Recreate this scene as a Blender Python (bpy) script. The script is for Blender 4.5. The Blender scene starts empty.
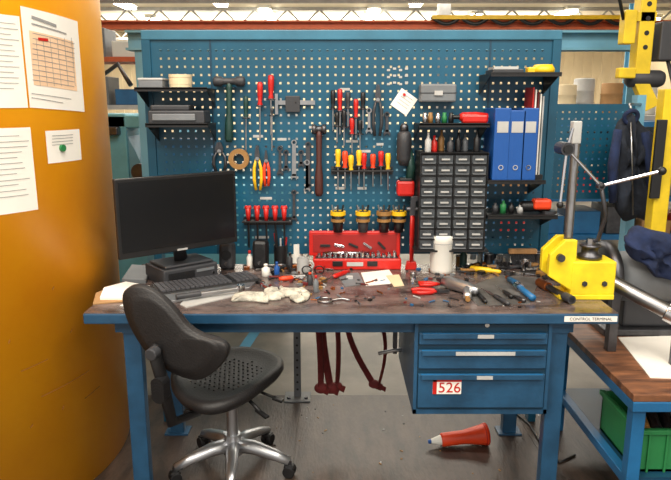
import bpy,bmesh,math,random
from mathutils import Vector,Matrix,Euler
random.seed(7)
# ---------------------------------------------------------------- survey helpers
TH=math.radians(12.0);FP=643.0;CAM=Vector((0,0,1.68))
def ray(u,v):
    a=(u-335.5)/FP;b=(240-v)/FP
    return Vector((a,math.cos(TH)+b*math.sin(TH),-math.sin(TH)+b*math.cos(TH)))
def Y(u,v,y):
    d=ray(u,v);return CAM+d*(y/d.y)
def Z(u,v,z):
    d=ray(u,v);return CAM+d*((z-CAM.z)/d.z)
DZ=0.88      # bench top height
YB=3.19      # pegboard front plane
YF=2.39      # bench front edge
# ---------------------------------------------------------------- materials
def lin(c):
    return tuple(((x/255)/12.92 if x/255<=0.04045 else ((x/255+0.055)/1.055)**2.4) for x in c)
_m={}
def mat(name,c,rough=.5,metal=0.,var=.12,scale=6.,bump=0.,bscale=60.,emit=0.,stretch=None,coat=0.,c2=None,p0=.35,p1=.65,bdist=.01):
    if name in _m:return _m[name]
    m=bpy.data.materials.new(name);m.use_nodes=True
    nt=m.node_tree;n=nt.nodes;l=nt.links
    bs=n['Principled BSDF']
    L=lin(c)
    tc=n.new('ShaderNodeTexCoord');mp=n.new('ShaderNodeMapping')
    if stretch:mp.inputs['Scale'].default_value=stretch
    l.new(tc.outputs['Object'],mp.inputs['Vector'])
    nz=n.new('ShaderNodeTexNoise');nz.inputs['Scale'].default_value=scale;nz.inputs['Detail'].default_value=6;nz.inputs['Roughness'].default_value=.6
    l.new(mp.outputs[0],nz.inputs['Vector'])
    rp=n.new('ShaderNodeValToRGB')
    d=lin(c2) if c2 else tuple(x*(1-var) for x in L)
    rp.color_ramp.elements[0].position=p0;rp.color_ramp.elements[0].color=(*d,1)
    rp.color_ramp.elements[1].position=p1;rp.color_ramp.elements[1].color=(*[min(1,x*(1+var*.7)) for x in L],1)
    l.new(nz.outputs['Fac'],rp.inputs['Fac']);l.new(rp.outputs['Color'],bs.inputs['Base Color'])
    bs.inputs['Roughness'].default_value=rough;bs.inputs['Metallic'].default_value=metal
    if coat:bs.inputs['Coat Weight'].default_value=coat
    if bump:
        bn=n.new('ShaderNodeBump');bn.inputs['Strength'].default_value=bump;bn.inputs['Distance'].default_value=bdist
        n2=n.new('ShaderNodeTexNoise');n2.inputs['Scale'].default_value=bscale
        l.new(mp.outputs[0],n2.inputs['Vector']);l.new(n2.outputs['Fac'],bn.inputs['Height']);l.new(bn.outputs[0],bs.inputs['Normal'])
    if emit:
        bs.inputs['Emission Color'].default_value=(*L,1);bs.inputs['Emission Strength'].default_value=emit
    _m[name]=m;return m
TEAL=mat('teal_paint',(18,80,106),.36,0,.18,3)
TEALD=mat('teal_dark_paint',(16,56,78),.4,0,.2,4)
TEALL=mat('teal_light_paint',(54,112,138),.4,0,.2,4)
BLUE=mat('blue_bench_paint',(32,74,106),.38,0,.3,6,.08)
LBLUE=mat('light_blue_paint',(104,160,186),.5,0,.15,3)
BBLUE=mat('bright_blue_paint',(30,98,148),.4,0,.2,5)
ORANGE=mat('orange_column_paint',(250,172,14),.40,0,.06,1.3,.04,8,c2=(242,154,8))
YEL=mat('yellow_paint',(240,210,34),.4,0,.16,9)
HOIST=mat('hoist_yellow_paint',(222,190,30),.45,0,.2,5)
YEL2=mat('yellow_plastic',(236,190,30),.4)
RED=mat('red_plastic',(196,32,24),.35,0,.15)
REDD=mat('dark_red_strap',(104,28,28),.8,0,.3,20)
ORR=mat('orange_red_plastic',(228,68,28),.4)
BLK=mat('black_plastic',(22,22,24),.42,0,.1,5,.03)
BLK2=mat('black_rubber',(30,28,29),.52,0,.15,30,.35,140,bdist=.004)
DGR=mat('dark_grey_plastic',(54,55,59),.5)
KEY=mat('key_grey',(72,72,76),.45)
GRY=mat('grey_plastic',(112,116,120),.5)
LGR=mat('light_grey_plastic',(180,180,178),.45)
WHT=mat('white_plastic',(228,226,218),.4,0,.04)
PAP=mat('paper_white',(238,234,226),.8,0,.04)
PAPY=mat('paper_cream',(220,202,166),.8,0,.06)
INK=mat('ink_grey',(146,146,146),.8)
STL=mat('steel',(176,176,178),.28,1,.15,12)
STLD=mat('dark_steel',(92,92,96),.38,.9,.25,14)
CHR=mat('chrome',(215,215,220),.15,1,.05)
ALU=mat('cast_aluminium',(186,188,192),.35,.9,.08)
GRN=mat('green_plastic',(40,125,70),.5)
GRND=mat('dark_green',(28,62,56),.45)
BIND=mat('binder_blue',(20,78,152),.45,0,.06)
BRN=mat('brown_tape',(150,110,60),.5)
CARD=mat('cardboard',(165,126,82),.8,0,.12)
WOOD=mat('wood_light',(172,128,82),.6,0,.25,6,.05,stretch=(8,1,1))
SCREEN=mat('monitor_glass',(16,18,22),.16,0,.02)
CLEAR=mat('clear_drawer',(66,70,74),.25,0,.45,40)
CLOTH=mat('glove_cloth',(190,186,172),.9,0,.3,22,.6,90,c2=(150,146,136))
NAVY=mat('navy_cloth',(24,38,72),.9,0,.4,14,.6,25)
DARKC=mat('dark_cloth',(30,36,48),.9,0,.4,12,.6,25)
COPPER=mat('copper',(180,105,58),.35,.9)
BROWNW=mat('side_table_top',(128,84,56),.45,0,.35,5,.05,stretch=(1,6,1),c2=(74,48,36))
DESKTOP=mat('worn_bench_board',(108,94,90),.22,0,.35,4.5,.08,26,stretch=(1.4,2.6,1),c2=(56,46,44),p0=.32,p1=.68)
FLOORW=mat('worn_floor_boards',(74,59,49),.40,0,.3,5,.18,30,stretch=(3,.8,1),c2=(34,27,24),p0=.3,p1=.74)
CONC=mat('concrete_floor',(126,120,110),.45,0,.25,1.6,.05,10,c2=(92,88,82))
WALL=mat('hall_wall_beige',(222,208,180),.8,0,.1,.6)
CEIL=mat('ceiling_beige',(234,226,206),.8,0,.08,.6)
LAMP=mat('lamp_tube',(255,246,225),.5,emit=16)
# ---------------------------------------------------------------- mesh builder
class B:
    def __init__(s,name):s.name=name;s.bm=bmesh.new();s.mats=[]
    def mi(s,m):
        if m not in s.mats:s.mats.append(m)
        return s.mats.index(m)
    def put(s,t,m,M=None,smooth=False,bev=0,seg=2):
        if bev:
            bmesh.ops.bevel(t,geom=t.edges[:],offset=bev,segments=seg,affect='EDGES',profile=.5,clamp_overlap=True)
        if M is not None:bmesh.ops.transform(t,matrix=M,verts=t.verts)
        i=s.mi(m)
        for f in t.faces:f.material_index=i;f.smooth=smooth
        me=bpy.data.meshes.new('t');t.to_mesh(me);t.free();s.bm.from_mesh(me);bpy.data.meshes.remove(me);return s
    def box(s,c,d,m,rot=(0,0,0),bev=0.,R=None):
        t=bmesh.new();bmesh.ops.create_cube(t,size=1)
        bmesh.ops.scale(t,vec=Vector(d),verts=t.verts)
        M=Matrix.Translation(Vector(c))@(R.to_4x4() if R is not None else Euler(rot).to_matrix().to_4x4())
        return s.put(t,m,M,False,bev)
    def bb(s,a,b,m,bev=0.):
        a=Vector(a);b=Vector(b);d=b-a
        return s.box((a+b)/2,(abs(d.x),abs(d.y),abs(d.z)),m,bev=bev)
    def cyl(s,a,b,r,m,r2=None,seg=18,bev=0):
        a=Vector(a);b=Vector(b);d=b-a
        t=bmesh.new();bmesh.ops.create_cone(t,cap_ends=True,segments=seg,radius1=r,radius2=r if r2 is None else r2,depth=d.length)
        M=Matrix.Translation((a+b)/2)@d.to_track_quat('Z','Y').to_matrix().to_4x4()
        s.put(t,m,M,False,bev)
        return s
    def sph(s,c,r,m,sc=(1,1,1),rot=(0,0,0)):
        t=bmesh.new();bmesh.ops.create_uvsphere(t,u_segments=20,v_segments=12,radius=r)
        M=Matrix.Translation(Vector(c))@Euler(rot).to_matrix().to_4x4()@Matrix.Diagonal((*sc,1))
        return s.put(t,m,M,True)
    def lathe(s,prof,a,b,m,seg=20):
        a=Vector(a);b=Vector(b);d=b-a;q=d.to_track_quat('Z','Y').to_matrix().to_4x4()
        t=bmesh.new();rings=[]
        for r,h in prof:
            rings.append([t.verts.new((max(r,1e-4)*math.cos(k*2*math.pi/seg),max(r,1e-4)*math.sin(k*2*math.pi/seg),h*d.length)) for k in range(seg)])
        for i in range(len(rings)-1):
            for k in range(seg):
                t.faces.new((rings[i][k],rings[i][(k+1)%seg],rings[i+1][(k+1)%seg],rings[i+1][k]))
        t.faces.new(rings[0][::-1]);t.faces.new(rings[-1])
        return s.put(t,m,Matrix.Translation(a)@q,True)
    def tor(s,c,R,r,m,axis=(0,0,1),n=28,k=10):
        q=Vector(axis).to_track_quat('Z','Y').to_matrix().to_4x4()
        t=bmesh.new();rings=[]
        for i in range(n):
            A=i*2*math.pi/n
            rings.append([t.verts.new(((R+r*math.cos(j*2*math.pi/k))*math.cos(A),(R+r*math.cos(j*2*math.pi/k))*math.sin(A),r*math.sin(j*2*math.pi/k))) for j in range(k)])
        for i in range(n):
            for j in range(k):
                t.faces.new((rings[i][j],rings[(i+1)%n][j],rings[(i+1)%n][(j+1)%k],rings[i][(j+1)%k]))
        return s.put(t,m,Matrix.Translation(Vector(c))@q,True)
    def ring(s,c,R,r,h,m,axis=(0,0,1),n=28):
        q=Vector(axis).to_track_quat('Z','Y').to_matrix().to_4x4()
        t=bmesh.new();V=[]
        for i in range(n):
            A=i*2*math.pi/n;ca,sa=math.cos(A),math.sin(A)
            V.append([t.verts.new(p) for p in((R*ca,R*sa,-h/2),(R*ca,R*sa,h/2),(r*ca,r*sa,h/2),(r*ca,r*sa,-h/2))])
        for i in range(n):
            for j in range(4):
                t.faces.new((V[i][j],V[(i+1)%n][j],V[(i+1)%n][(j+1)%4],V[i][(j+1)%4]))
        return s.put(t,m,Matrix.Translation(Vector(c))@q,False)
    def tube(s,pts,r,m,seg=10,flat=1.):
        pts=[Vector(p) for p in pts];t=bmesh.new();rings=[];n=len(pts)
        rr=r if isinstance(r,(list,tuple)) else [r]*n
        prev=None
        for i,p in enumerate(pts):
            d=(pts[min(i+1,n-1)]-pts[max(i-1,0)]).normalized()
            if prev is None:
                x=d.orthogonal().normalized()
            else:
                x=(prev-d*prev.dot(d)).normalized()
            prev=x;y=d.cross(x)
            rings.append([t.verts.new(p+x*rr[i]*math.cos(k*2*math.pi/seg)+y*rr[i]*flat*math.sin(k*2*math.pi/seg)) for k in range(seg)])
        for i in range(n-1):
            for k in range(seg):
                t.faces.new((rings[i][k],rings[i][(k+1)%seg],rings[i+1][(k+1)%seg],rings[i+1][k]))
        t.faces.new(rings[0][::-1]);t.faces.new(rings[-1])
        return s.put(t,m,None,True)
    def prism(s,pts,ext,m,bev=0,smooth=False,seg=2):
        t=bmesh.new();a=[t.verts.new(p) for p in pts];b=[t.verts.new(Vector(p)+Vector(ext)) for p in pts]
        t.faces.new(a);t.faces.new(b[::-1]);n=len(a)
        for i in range(n):t.faces.new((a[i],b[i],b[(i+1)%n],a[(i+1)%n]))
        bmesh.ops.recalc_face_normals(t,faces=t.faces)
        return s.put(t,m,None,smooth,bev,seg)
    def quad(s,pts,m):
        t=bmesh.new();t.faces.new([t.verts.new(p) for p in pts]);return s.put(t,m)
    def done(s,parent=None,recalc=True):
        vs=s.bm.verts
        mn=Vector([min(v.co[i] for v in vs) for i in range(3)]);mx=Vector([max(v.co[i] for v in vs) for i in range(3)])
        o=Vector(((mn.x+mx.x)/2,(mn.y+mx.y)/2,mn.z))
        bmesh.ops.translate(s.bm,vec=-o,verts=vs)
        if recalc:bmesh.ops.recalc_face_normals(s.bm,faces=s.bm.faces)
        me=bpy.data.meshes.new(s.name);s.bm.to_mesh(me);s.bm.free()
        for m in s.mats:me.materials.append(m)
        ob=bpy.data.objects.new(s.name,me);bpy.context.collection.objects.link(ob);ob.location=o
        if parent:ob.parent=parent;ob.location=o-parent.location
        return ob
def text(parent,body,loc,size,m,rot=(math.pi/2,0,0),name='lettering'):
    c=bpy.data.curves.new(name,'FONT');c.body=body;c.size=size;c.extrude=.0004;c.align_x='CENTER';c.align_y='CENTER'
    c.materials.append(m);o=bpy.data.objects.new(name,c);bpy.context.collection.objects.link(o)
    o.rotation_euler=rot;o.parent=parent;o.location=Vector(loc)-parent.location
    return o
# ================================================================ ROOM
b=B('floor');b.bb((-12,-4,-.1),(12,28,0),CONC);b.done()
b=B('ceiling');b.bb((-12,-4,4.6),(12,28,4.7),CEIL)
b.done()
b=B('wall_back');b.bb((-12,28,0),(12,28.2,4.6),WALL)
for i in range(60):b.bb((-12+i*.4,27.96,0),(-11.8+i*.4,28,4.6),WALL)
b.done()
b=B('wall_left');b.bb((-12.2,-4,0),(-12,28,4.6),WALL);b.done()
b=B('wall_right');b.bb((12,-4,0),(12.2,28,4.6),WALL);b.done()
for k,yy in enumerate((16.,21.,25.)):
    b=B('roof_truss')
    b.bb((-12,yy,4.0),(12,yy+.12,4.08),LGR);b.bb((-12,yy,4.5),(12,yy+.12,4.6),LGR)
    for i in range(24):
        x=-12+i
        b.cyl((x,yy+.06,4.05),(x+.5,yy+.06,4.54),.03,LGR,seg=6);b.cyl((x+.5,yy+.06,4.54),(x+1,yy+.06,4.05),.03,LGR,seg=6)
    b.done()
for (u,v,yy) in((160,8,24),(268,8,21.8),(372,8,21.8),(470,10,23),(118,8,19),(560,6,22),(640,10,24),(215,8,18.5),(420,8,18.5)):
    p=Y(u,v,yy);b=B('ceiling_light')
    b.bb((p.x-.2,yy-1.3,4.5),(p.x+.2,yy+1.3,4.6),WHT);b.bb((p.x-.15,yy-1.25,4.42),(p.x+.15,yy+1.25,4.5),LAMP);b.done()
b=B('floor_mat')
for i in range(4):
    x=-2.6+i*1.2
    b.bb((x,1.0,0),(x+1.198,3.5,.006),FLOORW)
b.done()
b=B('floor_marking');p=Z(262,322,0);q=Z(244,348,0)
BLM=mat('floor_line_blue',(80,140,172),.6)
b.quad([(p.x-.04,p.y,.002),(p.x+.04,p.y,.002),(q.x+.04,q.y,.002),(q.x-.04,q.y,.002)],BLM);b.done()
# ================================================================ ORANGE COLUMN
CX,CY,CR=-1.96,2.9,.9
b=B('orange_column')
t=bmesh.new();bmesh.ops.create_cone(t,cap_ends=True,segments=128,radius1=CR,radius2=CR,depth=4.6)
b.put(t,ORANGE,Matrix.Translation((CX,CY,2.3)),True)
col=b.done()
def chit(u,v):
    d=ray(u,v);a=d.x**2+d.y**2;bb=-2*(d.x*CX+d.y*CY);c=CX**2+CY**2-CR**2
    s=(-bb-math.sqrt(max(bb*bb-4*a*c,0)))/(2*a);p=CAM+d*s
    return math.atan2(p.y-CY,p.x-CX),p.z
def patch(b,u0,v0,u1,v1,m,off=.002,skew=0):
    a0,z0=chit(u0,(v0+v1)/2);a1,_=chit(u1,(v0+v1)/2)
    um=(u0+u1)/2;_,zt=chit(um,v0);_,zb=chit(um,v1)
    n=10;t=bmesh.new();V=[]
    for i in range(n+1):
        a=a0+(a1-a0)*i/n;R=CR+off;s=skew*(i/n-.5)
        V.append((t.verts.new((CX+R*math.cos(a),CY+R*math.sin(a),zb+s)),t.verts.new((CX+R*math.cos(a),CY+R*math.sin(a),zt+s))))
    for i in range(n):t.faces.new((V[i][0],V[i+1][0],V[i+1][1],V[i][1]))
    b.put(t,m)
TBL=mat('print_orange',(236,200,165),.8)
for nm,(u0,v0,u1,v1),sk in(('printed_schedule_sheet',(25,14,80,110),-.02),('printed_sheet',(-25,14,23,108),0),('notice_sheet',(-20,128,34,214),0),('small_note',(46,130,80,162),0)):
    b=B(nm);patch(b,u0,v0,u1,v1,PAP,.003,sk)
    w=u1-u0;h=v1-v0
    if nm=='printed_schedule_sheet':
        patch(b,u0+6,v0+22,u1-6,v0+74,TBL,.004,sk)
        for k in range(10):patch(b,u0+7,v0+24+k*5,u1-7,v0+24.6+k*5,INK,.005,sk)
        for k in range(6):patch(b,u0+12+k*7,v0+24,u0+12.4+k*7,v0+72,INK,.005,sk*.1)
        patch(b,u0+6,v0+6,u0+30,v0+9,INK,.005,sk);patch(b,u0+6,v0+14,u0+40,v0+15.4,INK,.005,sk)
        patch(b,u0+6,v1-14,u1-10,v1-13.3,INK,.005,sk);patch(b,u0+6,v1-10,u1-18,v1-9.3,INK,.005,sk)
        patch(b,u0+12,v0+24,u0+22,v0+27,RED,.006,0)
    elif nm=='small_note':
        for k in range(4):patch(b,u0+5,v0+5+k*3,u1-8,v0+5.6+k*3,INK,.005)
        a,z=chit(61,148);b.cyl((CX+(CR+.002)*math.cos(a),CY+(CR+.002)*math.sin(a),z),(CX+(CR+.014)*math.cos(a),CY+(CR+.014)*math.sin(a),z),.014,GRN)
    else:
        for k in range(int(h/6)-2):
            patch(b,u0+6,v0+8+k*5.5,u1-4-random.random()*14,v0+8.6+k*5.5,INK,.005)
    b.done()
b=B('paint_scuffs');SC=mat('scuff_dark',(150,92,20),.7)
for(u0,v0,u1,v1)in((40,384,90,385.2),(8,340,10,343),(62,406,64,409),(20,365,48,366),(70,330,72,332),(52,287,54,289),(30,425,33,427),(84,392,100,393)):patch(b,u0,v0,u1,v1,SC,.0015,.01)
b.done()
# ================================================================ PEGBOARD
def pegboard(name,x0,x1,z0,z1,y,m,pitch=.038,hole=.0105):
    b=B(name);nx=int((x1-x0-.02)/pitch);nz=int((z1-z0-.02)/pitch)
    mx=(x1-x0-nx*pitch)/2;mz=(z1-z0-nz*pitch)/2
    def lines(a0,a1,mg,n):
        L=[a0]
        for i in range(n):
            c=a0+mg+(i+.5)*pitch;L+=[c-hole/2,c+hole/2]
        return L+[a1]
    X=lines(x0,x1,mx,nx);Zs=lines(z0,z1,mz,nz)
    t=bmesh.new()
    G=[[t.verts.new((x,y,z)) for z in Zs] for x in X]
    for i in range(len(X)-1):
        for j in range(len(Zs)-1):
            if i%2==1 and j%2==1:continue
            t.faces.new((G[i][j],G[i+1][j],G[i+1][j+1],G[i][j+1]))
    t.normal_update()
    r=bmesh.ops.extrude_face_region(t,geom=t.faces[:])
    bmesh.ops.translate(t,vec=(0,.002,0),verts=[g for g in r['geom'] if isinstance(g,bmesh.types.BMVert)])
    b.put(t,m)
    return b
x0=Y(150,40,YB).x;x1=Y(553,40,YB).x;zt=Y(335,40,YB).z
b=pegboard('pegboard',x0,x1,.93,zt,YB,TEAL)
b.bb((x0-.04,YB-.01,0.006),(x0,YB+.05,zt+.0),TEAL);b.bb((x1,YB-.01,.006),(x1+.04,YB+.05,zt),TEAL)
b.bb((x0-.04,YB-.012,zt),(x1+.04,YB+.05,zt+.045),TEALL,.004)
for uu in(213,487):
    xx=Y(uu,120,YB).x;b.bb((xx-.004,YB-.003,.93),(xx+.004,YB-.0005,zt),TEALD)
b.done()
y2=3.75
a=Y(545,104,y2);c=Y(628,182,y2)
b=pegboard('pegboard_screen',a.x,c.x,c.z-.1,a.z,y2,TEAL)
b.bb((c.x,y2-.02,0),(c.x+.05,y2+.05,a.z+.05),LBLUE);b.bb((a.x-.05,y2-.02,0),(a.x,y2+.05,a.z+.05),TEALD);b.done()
PXR=c.x
# ================================================================ WORKBENCH
b=B('workbench')
XL=-.985;XR=1.105
b.bb((XL,YF+.006,DZ-.012),(XR,YB-.015,DZ),DESKTOP,.003)
b.bb((XL,YF+.01,DZ-.04),(XR,YB-.015,DZ-.012),BLUE)
b.bb((XL,YF,DZ-.045),(XR,YF+.03,DZ-.004),BLUE,.004)
b.bb((XL+.1,YF+.06,DZ-.1),(XR-.15,YF+.1,DZ-.045),BLUE);b.bb((XL+.1,YB-.14,DZ-.1),(XR-.15,YB-.1,DZ-.045),BLUE)
for x in(-.82,.9):
    for yy in(YF+.06,YB-.14):
        b.bb((x-.035,yy,.006),(x+.035,yy+.05,DZ-.045),BLUE,.004)
        b.bb((x-.06,yy-.02,.006),(x+.06,yy+.07,.014),BLUE)
    b.bb((x-.035,YF+.05,DZ-.1),(x+.035,YB-.09,DZ-.045),BLUE)
p=Y(290,325,2.95);q=Z(290,398,.006)
b.bb((p.x-.02,q.y,.012),(p.x+.02,q.y+.012,DZ-.045),GRY)
for i in range(17):b.cyl((p.x,q.y-.001,.06+i*.045),(p.x,q.y+.001,.06+i*.045),.007,BLK,seg=8)
b.bb((p.x-.075,q.y-.06,.006),(p.x+.075,q.y+.07,.014),GRY,.002)
for s in(-1,1):b.cyl((p.x+s*.05,q.y-.02,.014),(p.x+s*.05,q.y-.02,.024),.012,STLD,seg=6)
bench=b.done()
b=B('label_strip')
p=Y(565,311,YF-.001);q=Y(618,311,YF-.001)
b.bb((p.x,YF-.002,DZ-.034),(q.x,YF,DZ-.012),PAP);o=b.done(parent=bench)
text(bench,'CONTROL TERMINAL',((p.x+q.x)/2,YF-.0025,DZ-.023),.017,DGR)
yc=YF+.035
cx0=Y(414,360,yc).x;cx1=.862;cz=Y(480,414,yc).z
b=B('drawer_unit')
b.bb((cx0,yc+.012,cz),(cx1,yc+.6,DZ-.1),BLUE,.004);b.bb((cx0,yc+.012,DZ-.1),(cx1,yc+.022,DZ-.045),BLUE)
b.bb((cx0,yc,cz),(cx0+.014,yc+.02,DZ-.05),BLUE);b.bb((cx1-.014,yc,cz),(cx1,yc+.02,DZ-.05),BLUE)
b.bb((cx0,yc,cz),(cx1,yc+.02,cz+.02),BLUE)
b.bb((cx0+.012,yc+.005,cz+.018),(cx1-.012,yc+.014,DZ-.06),TEALD)
zs=[Y(480,v,yc).z for v in(325,330,344,347,368,371,407)]
dr=[(zs[1],zs[2]),(zs[3],zs[4]),(zs[5],zs[6])]
for (za,zb) in dr:
    b.bb((cx0+.018,yc-.008,zb),(cx1-.018,yc+.012,za-.012),BLUE,.003)
    b.bb((cx0+.03,yc-.018,za-.016),(cx1-.03,yc-.004,za-.010),BBLUE,.001)
    b.bb((cx0+.03,yc-.020,za-.030),(cx1-.03,yc-.016,za-.010),BLUE,.001)
for u0,u1,k in((476,492,0),(455,514,1),(477,493,2)):
    za=dr[k][0];b.bb((Y(u0,350,yc).x,yc-.0215,za-.028),(Y(u1,350,yc).x,yc-.02,za-.013),LGR)
pl=Y(487,326,yc);b.cyl((pl.x,yc-.004,DZ-.06),(pl.x,yc+.01,DZ-.06),.009,CHR,seg=16)
cab=b.done()
b=B('number_label');p=Y(433,379,yc-.01);q=Y(461,394,yc-.01)
b.bb((p.x,yc-.0105,q.z),(q.x,yc-.008,p.z),PAP)
b.bb((p.x,yc-.0112,p.z-.012),(q.x,yc-.0105,p.z),RED);b.bb((p.x,yc-.0112,q.z),(p.x+.016,yc-.0105,p.z),RED)
b.done(parent=cab);text(cab,'526',((p.x+q.x)/2+.01,yc-.0115,(p.z+q.z)/2-.006),.062,RED)
# ================================================================ CHAIR
b=B('office_chair')
c=Vector((-.475,2.72,0))
for k in range(5):
    A=math.radians(-12+72*k);d=Vector((math.cos(A),math.sin(A),0));n=Vector((-d.y,d.x,0))
    e=c+d*.27
    b.tube([c+Vector((0,0,.135)),c+d*.1+Vector((0,0,.13)),c+d*.2+Vector((0,0,.105)),e+Vector((0,0,.08))],[.036,.033,.027,.02],ALU,10,.8)
    b.cyl(e+Vector((0,0,.045)),e+Vector((0,0,.085)),.011,STLD)
    for s in(-1,1):b.cyl(e+n*s*.008+Vector((0,0,.034)),e+n*s*.026+Vector((0,0,.034)),.028,BLK,bev=.004)
    b.box(e+Vector((0,0,.052)),(.05,.04,.03),BLK,rot=(0,0,A),bev=.01)
b.cyl(c+Vector((0,0,.09)),c+Vector((0,0,.19)),.045,ALU,.036)
b.cyl(c+Vector((0,0,.18)),c+Vector((0,0,.40)),.026,ALU);b.cyl(c+Vector((0,0,.38)),c+Vector((0,0,.44)),.03,BLK)
f=Vector((.6,.8,0)).normalized();lat=Vector((f.y,-f.x,0))
Rm=Matrix((lat,f,(0,0,1))).transposed()
b.box(c+Vector((0,0,.445)),(.16,.24,.05),BLK,R=Rm,bev=.012)
b.tube([c+Vector((.05,-.05,.43)),c+Vector((.1,-.12,.41)),c+Vector((.15,-.17,.385))],.008,BLK)
b.box(c+Vector((.16,-.18,.38)),(.07,.025,.012),BLK,rot=(0,.2,-.7),bev=.004)
b.tube([c+Vector((-.1,-.12,.44)),c+Vector((-.12,-.2,.42))],.012,BLK);b.cyl(c+Vector((-.12,-.19,.42)),c+Vector((-.14,-.25,.41)),.024,BLK,seg=10,bev=.004)
b.tube([c+Vector((.08,-.02,.43)),c+Vector((.17,-.06,.41)),c+Vector((.21,-.07,.40))],.007,BLK);b.box(c+Vector((.22,-.075,.395)),(.05,.03,.012),BLK,rot=(0,.2,-.3),bev=.004)
sp=[(170,382),(171,370),(183,360),(205,351),(228,347),(252,347),(274,352),(284,359),(283,368),(266,382),(246,396),(226,405),(205,408),(187,403),(176,394)]
pts=[Z(u,v,.5) for u,v in sp]
cen=sum(pts,Vector())/len(pts)
def loft(b,rings,m):
    t=bmesh.new();R=[[t.verts.new(p) for p in r] for r in rings];n=len(R[0])
    for i in range(len(R)-1):
        for k in range(n):t.faces.new((R[i][k],R[i][(k+1)%n],R[i+1][(k+1)%n],R[i+1][k]))
    t.faces.new(R[0][::-1]);t.faces.new(R[-1])
    bmesh.ops.recalc_face_normals(t,faces=t.faces)
    b.put(t,m,None,True)
def smoothloop(P,n=3):
    for _ in range(n-1):
        Q=[]
        for i in range(len(P)):
            a=P[i];c2=P[(i+1)%len(P)];Q+=[a*.75+c2*.25,a*.25+c2*.75]
        P=Q
    return P
pts=smoothloop(pts,3)
def sc(P,c0,s,off):return [c0+(p-c0)*s+off for p in P]
zv=lambda z:Vector((0,0,z))
loft(b,[sc(pts,cen,.8,zv(-.045)),sc(pts,cen,.95,zv(-.042)),sc(pts,cen,1.0,zv(-.022)),sc(pts,cen,1.0,zv(-.005)),sc(pts,cen,.96,zv(.008)),sc(pts,cen,.88,zv(.010)),sc(pts,cen,.8,zv(.002)),sc(pts,cen,.6,zv(-.004)),sc(pts,cen,.3,zv(-.008))],BLK2)
for r_ in range(13):          # moulded studs of the seat pad
    for k in range(13):
        pp=cen+lat*(-.174+k*.029)+f*(-.174+r_*.029)+zv(-.003)
        if (pp-cen).length<.175:b.sph(pp,.005,BLK2,(1,1,.7))
bp=[(122,302),(123,291),(132,285),(147,287),(162,297),(176,312),(188,328),(204,337),(222,341),(229,348),(226,360),(214,373),(200,381),(184,378),(168,371),(152,358),(138,341),(127,320)]
def onplane(u,v):
    d=ray(u,v);n=Vector((.30,1,.10)).normalized();p0=Vector((-.66,2.27,.83))
    s=(p0-CAM).dot(n)/d.dot(n);return CAM+d*s
pts=smoothloop([onplane(u,v) for u,v in bp],3);cen=sum(pts,Vector())/len(pts);nb=Vector((.30,1,.10)).normalized()
loft(b,[sc(pts,cen,.3,-nb*.020),sc(pts,cen,.7,-nb*.017),sc(pts,cen,.84,-nb*.015),sc(pts,cen,.87,-nb*.008),sc(pts,cen,.97,-nb*.008),sc(pts,cen,1.0,nb*.0),sc(pts,cen,1.0,nb*.02),sc(pts,cen,.94,nb*.03),sc(pts,cen,.7,nb*.022),sc(pts,cen,.3,nb*.02)],BLK2)
q0=onplane(160,342)-nb*.02;q1=onplane(166,372)-nb*.02
b.tube([q0,q0-nb*.02+zv(-.03),q1-nb*.015,Vector((q1.x+.01,q1.y+.05,.46)),Vector((q1.x+.09,q1.y+.2,.43)),c+Vector((-.03,-.03,.435))],[.02,.026,.026,.024,.022,.02],BLK,12,.6)
for k in range(5):b.cyl(q1-nb*.045+zv(-.02-k*.012),q1-nb*.0+zv(-.02-k*.012),.028,BLK,seg=14)
b.cyl(q0-nb*.05+Vector((-.0,0,-.02)),q0-nb*.01+Vector((0,0,-.02)),.024,DGR,seg=12,bev=.004)
b.done()
# ================================================================ MONITOR / COMPUTER
A=Vector((-.905,2.62,1.035));Bq=Vector((-.465,2.99,1.035));w=(Bq-A).length;dx=(Bq-A).normalized();dn=Vector((-dx.y,dx.x,0))
R=Matrix((dx,dn,(0,0,1))).transposed();mc=(A+Bq)/2+zv(.17)
b=B('computer_monitor')
b.box(mc+dn*.012,(w,.022,.34),BLK,R=R,bev=.004)
b.box(mc+dn*.0005+zv(.006),(w-.03,.003,.298),SCREEN,R=R)
b.box(mc+dn*.035,(w*.6,.03,.2),BLK,R=R,bev=.01)
base=mc+dn*.10+Vector((.03,.03,0));base.z=0.955
b.tube([mc+dn*.04-zv(.03),mc+dn*.06-zv(.1),Vector((base.x,base.y,.97))],[.03,.028,.034],DGR,12,.5)
b.box(Vector((base.x,base.y,.962)),(.24,.17,.012),DGR,R=R,bev=.005)
b.box(mc-zv(.163)-dn*.0015,(.05,.002,.008),LGR,R=R)
b.done()
dc=Vector((base.x,base.y,.88))
b=B('desktop_computer')
b.box(dc+zv(.037),(.27,.20,.074),DGR,R=R,bev=.006)
for k in range(8):b.box(dc-dn*.101+zv(.02+k*.005)-dx*.05,(.13,.003,.002),BLK,R=R)
b.box(dc-dn*.101+zv(.05)+dx*.07,(.09,.003,.012),GRY,R=R);b.cyl(dc-dn*.099+zv(.03)+dx*.11,dc-dn*.103+zv(.03)+dx*.11,.006,CHR)
b.done()
kc=Z(207,284,.89)
ang=math.atan2(.31,.39)-.16
R2=Matrix.Rotation(ang,3,'Z');kx=R2@Vector((1,0,0));ky=R2@Vector((0,1,0))
b=B('keyboard')
b.box(Vector((kc.x,kc.y,.891)),(.46,.16,.018),BLK,R=R2,bev=.004)
for r_ in range(6):
    for k in range(21):
        if k in(15,):continue
        b.box(Vector((kc.x,kc.y,.904))+kx*(-.21+k*.021)+ky*(.060-r_*.0235),(.017,.018,.008),KEY,R=R2)
b.done()
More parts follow.
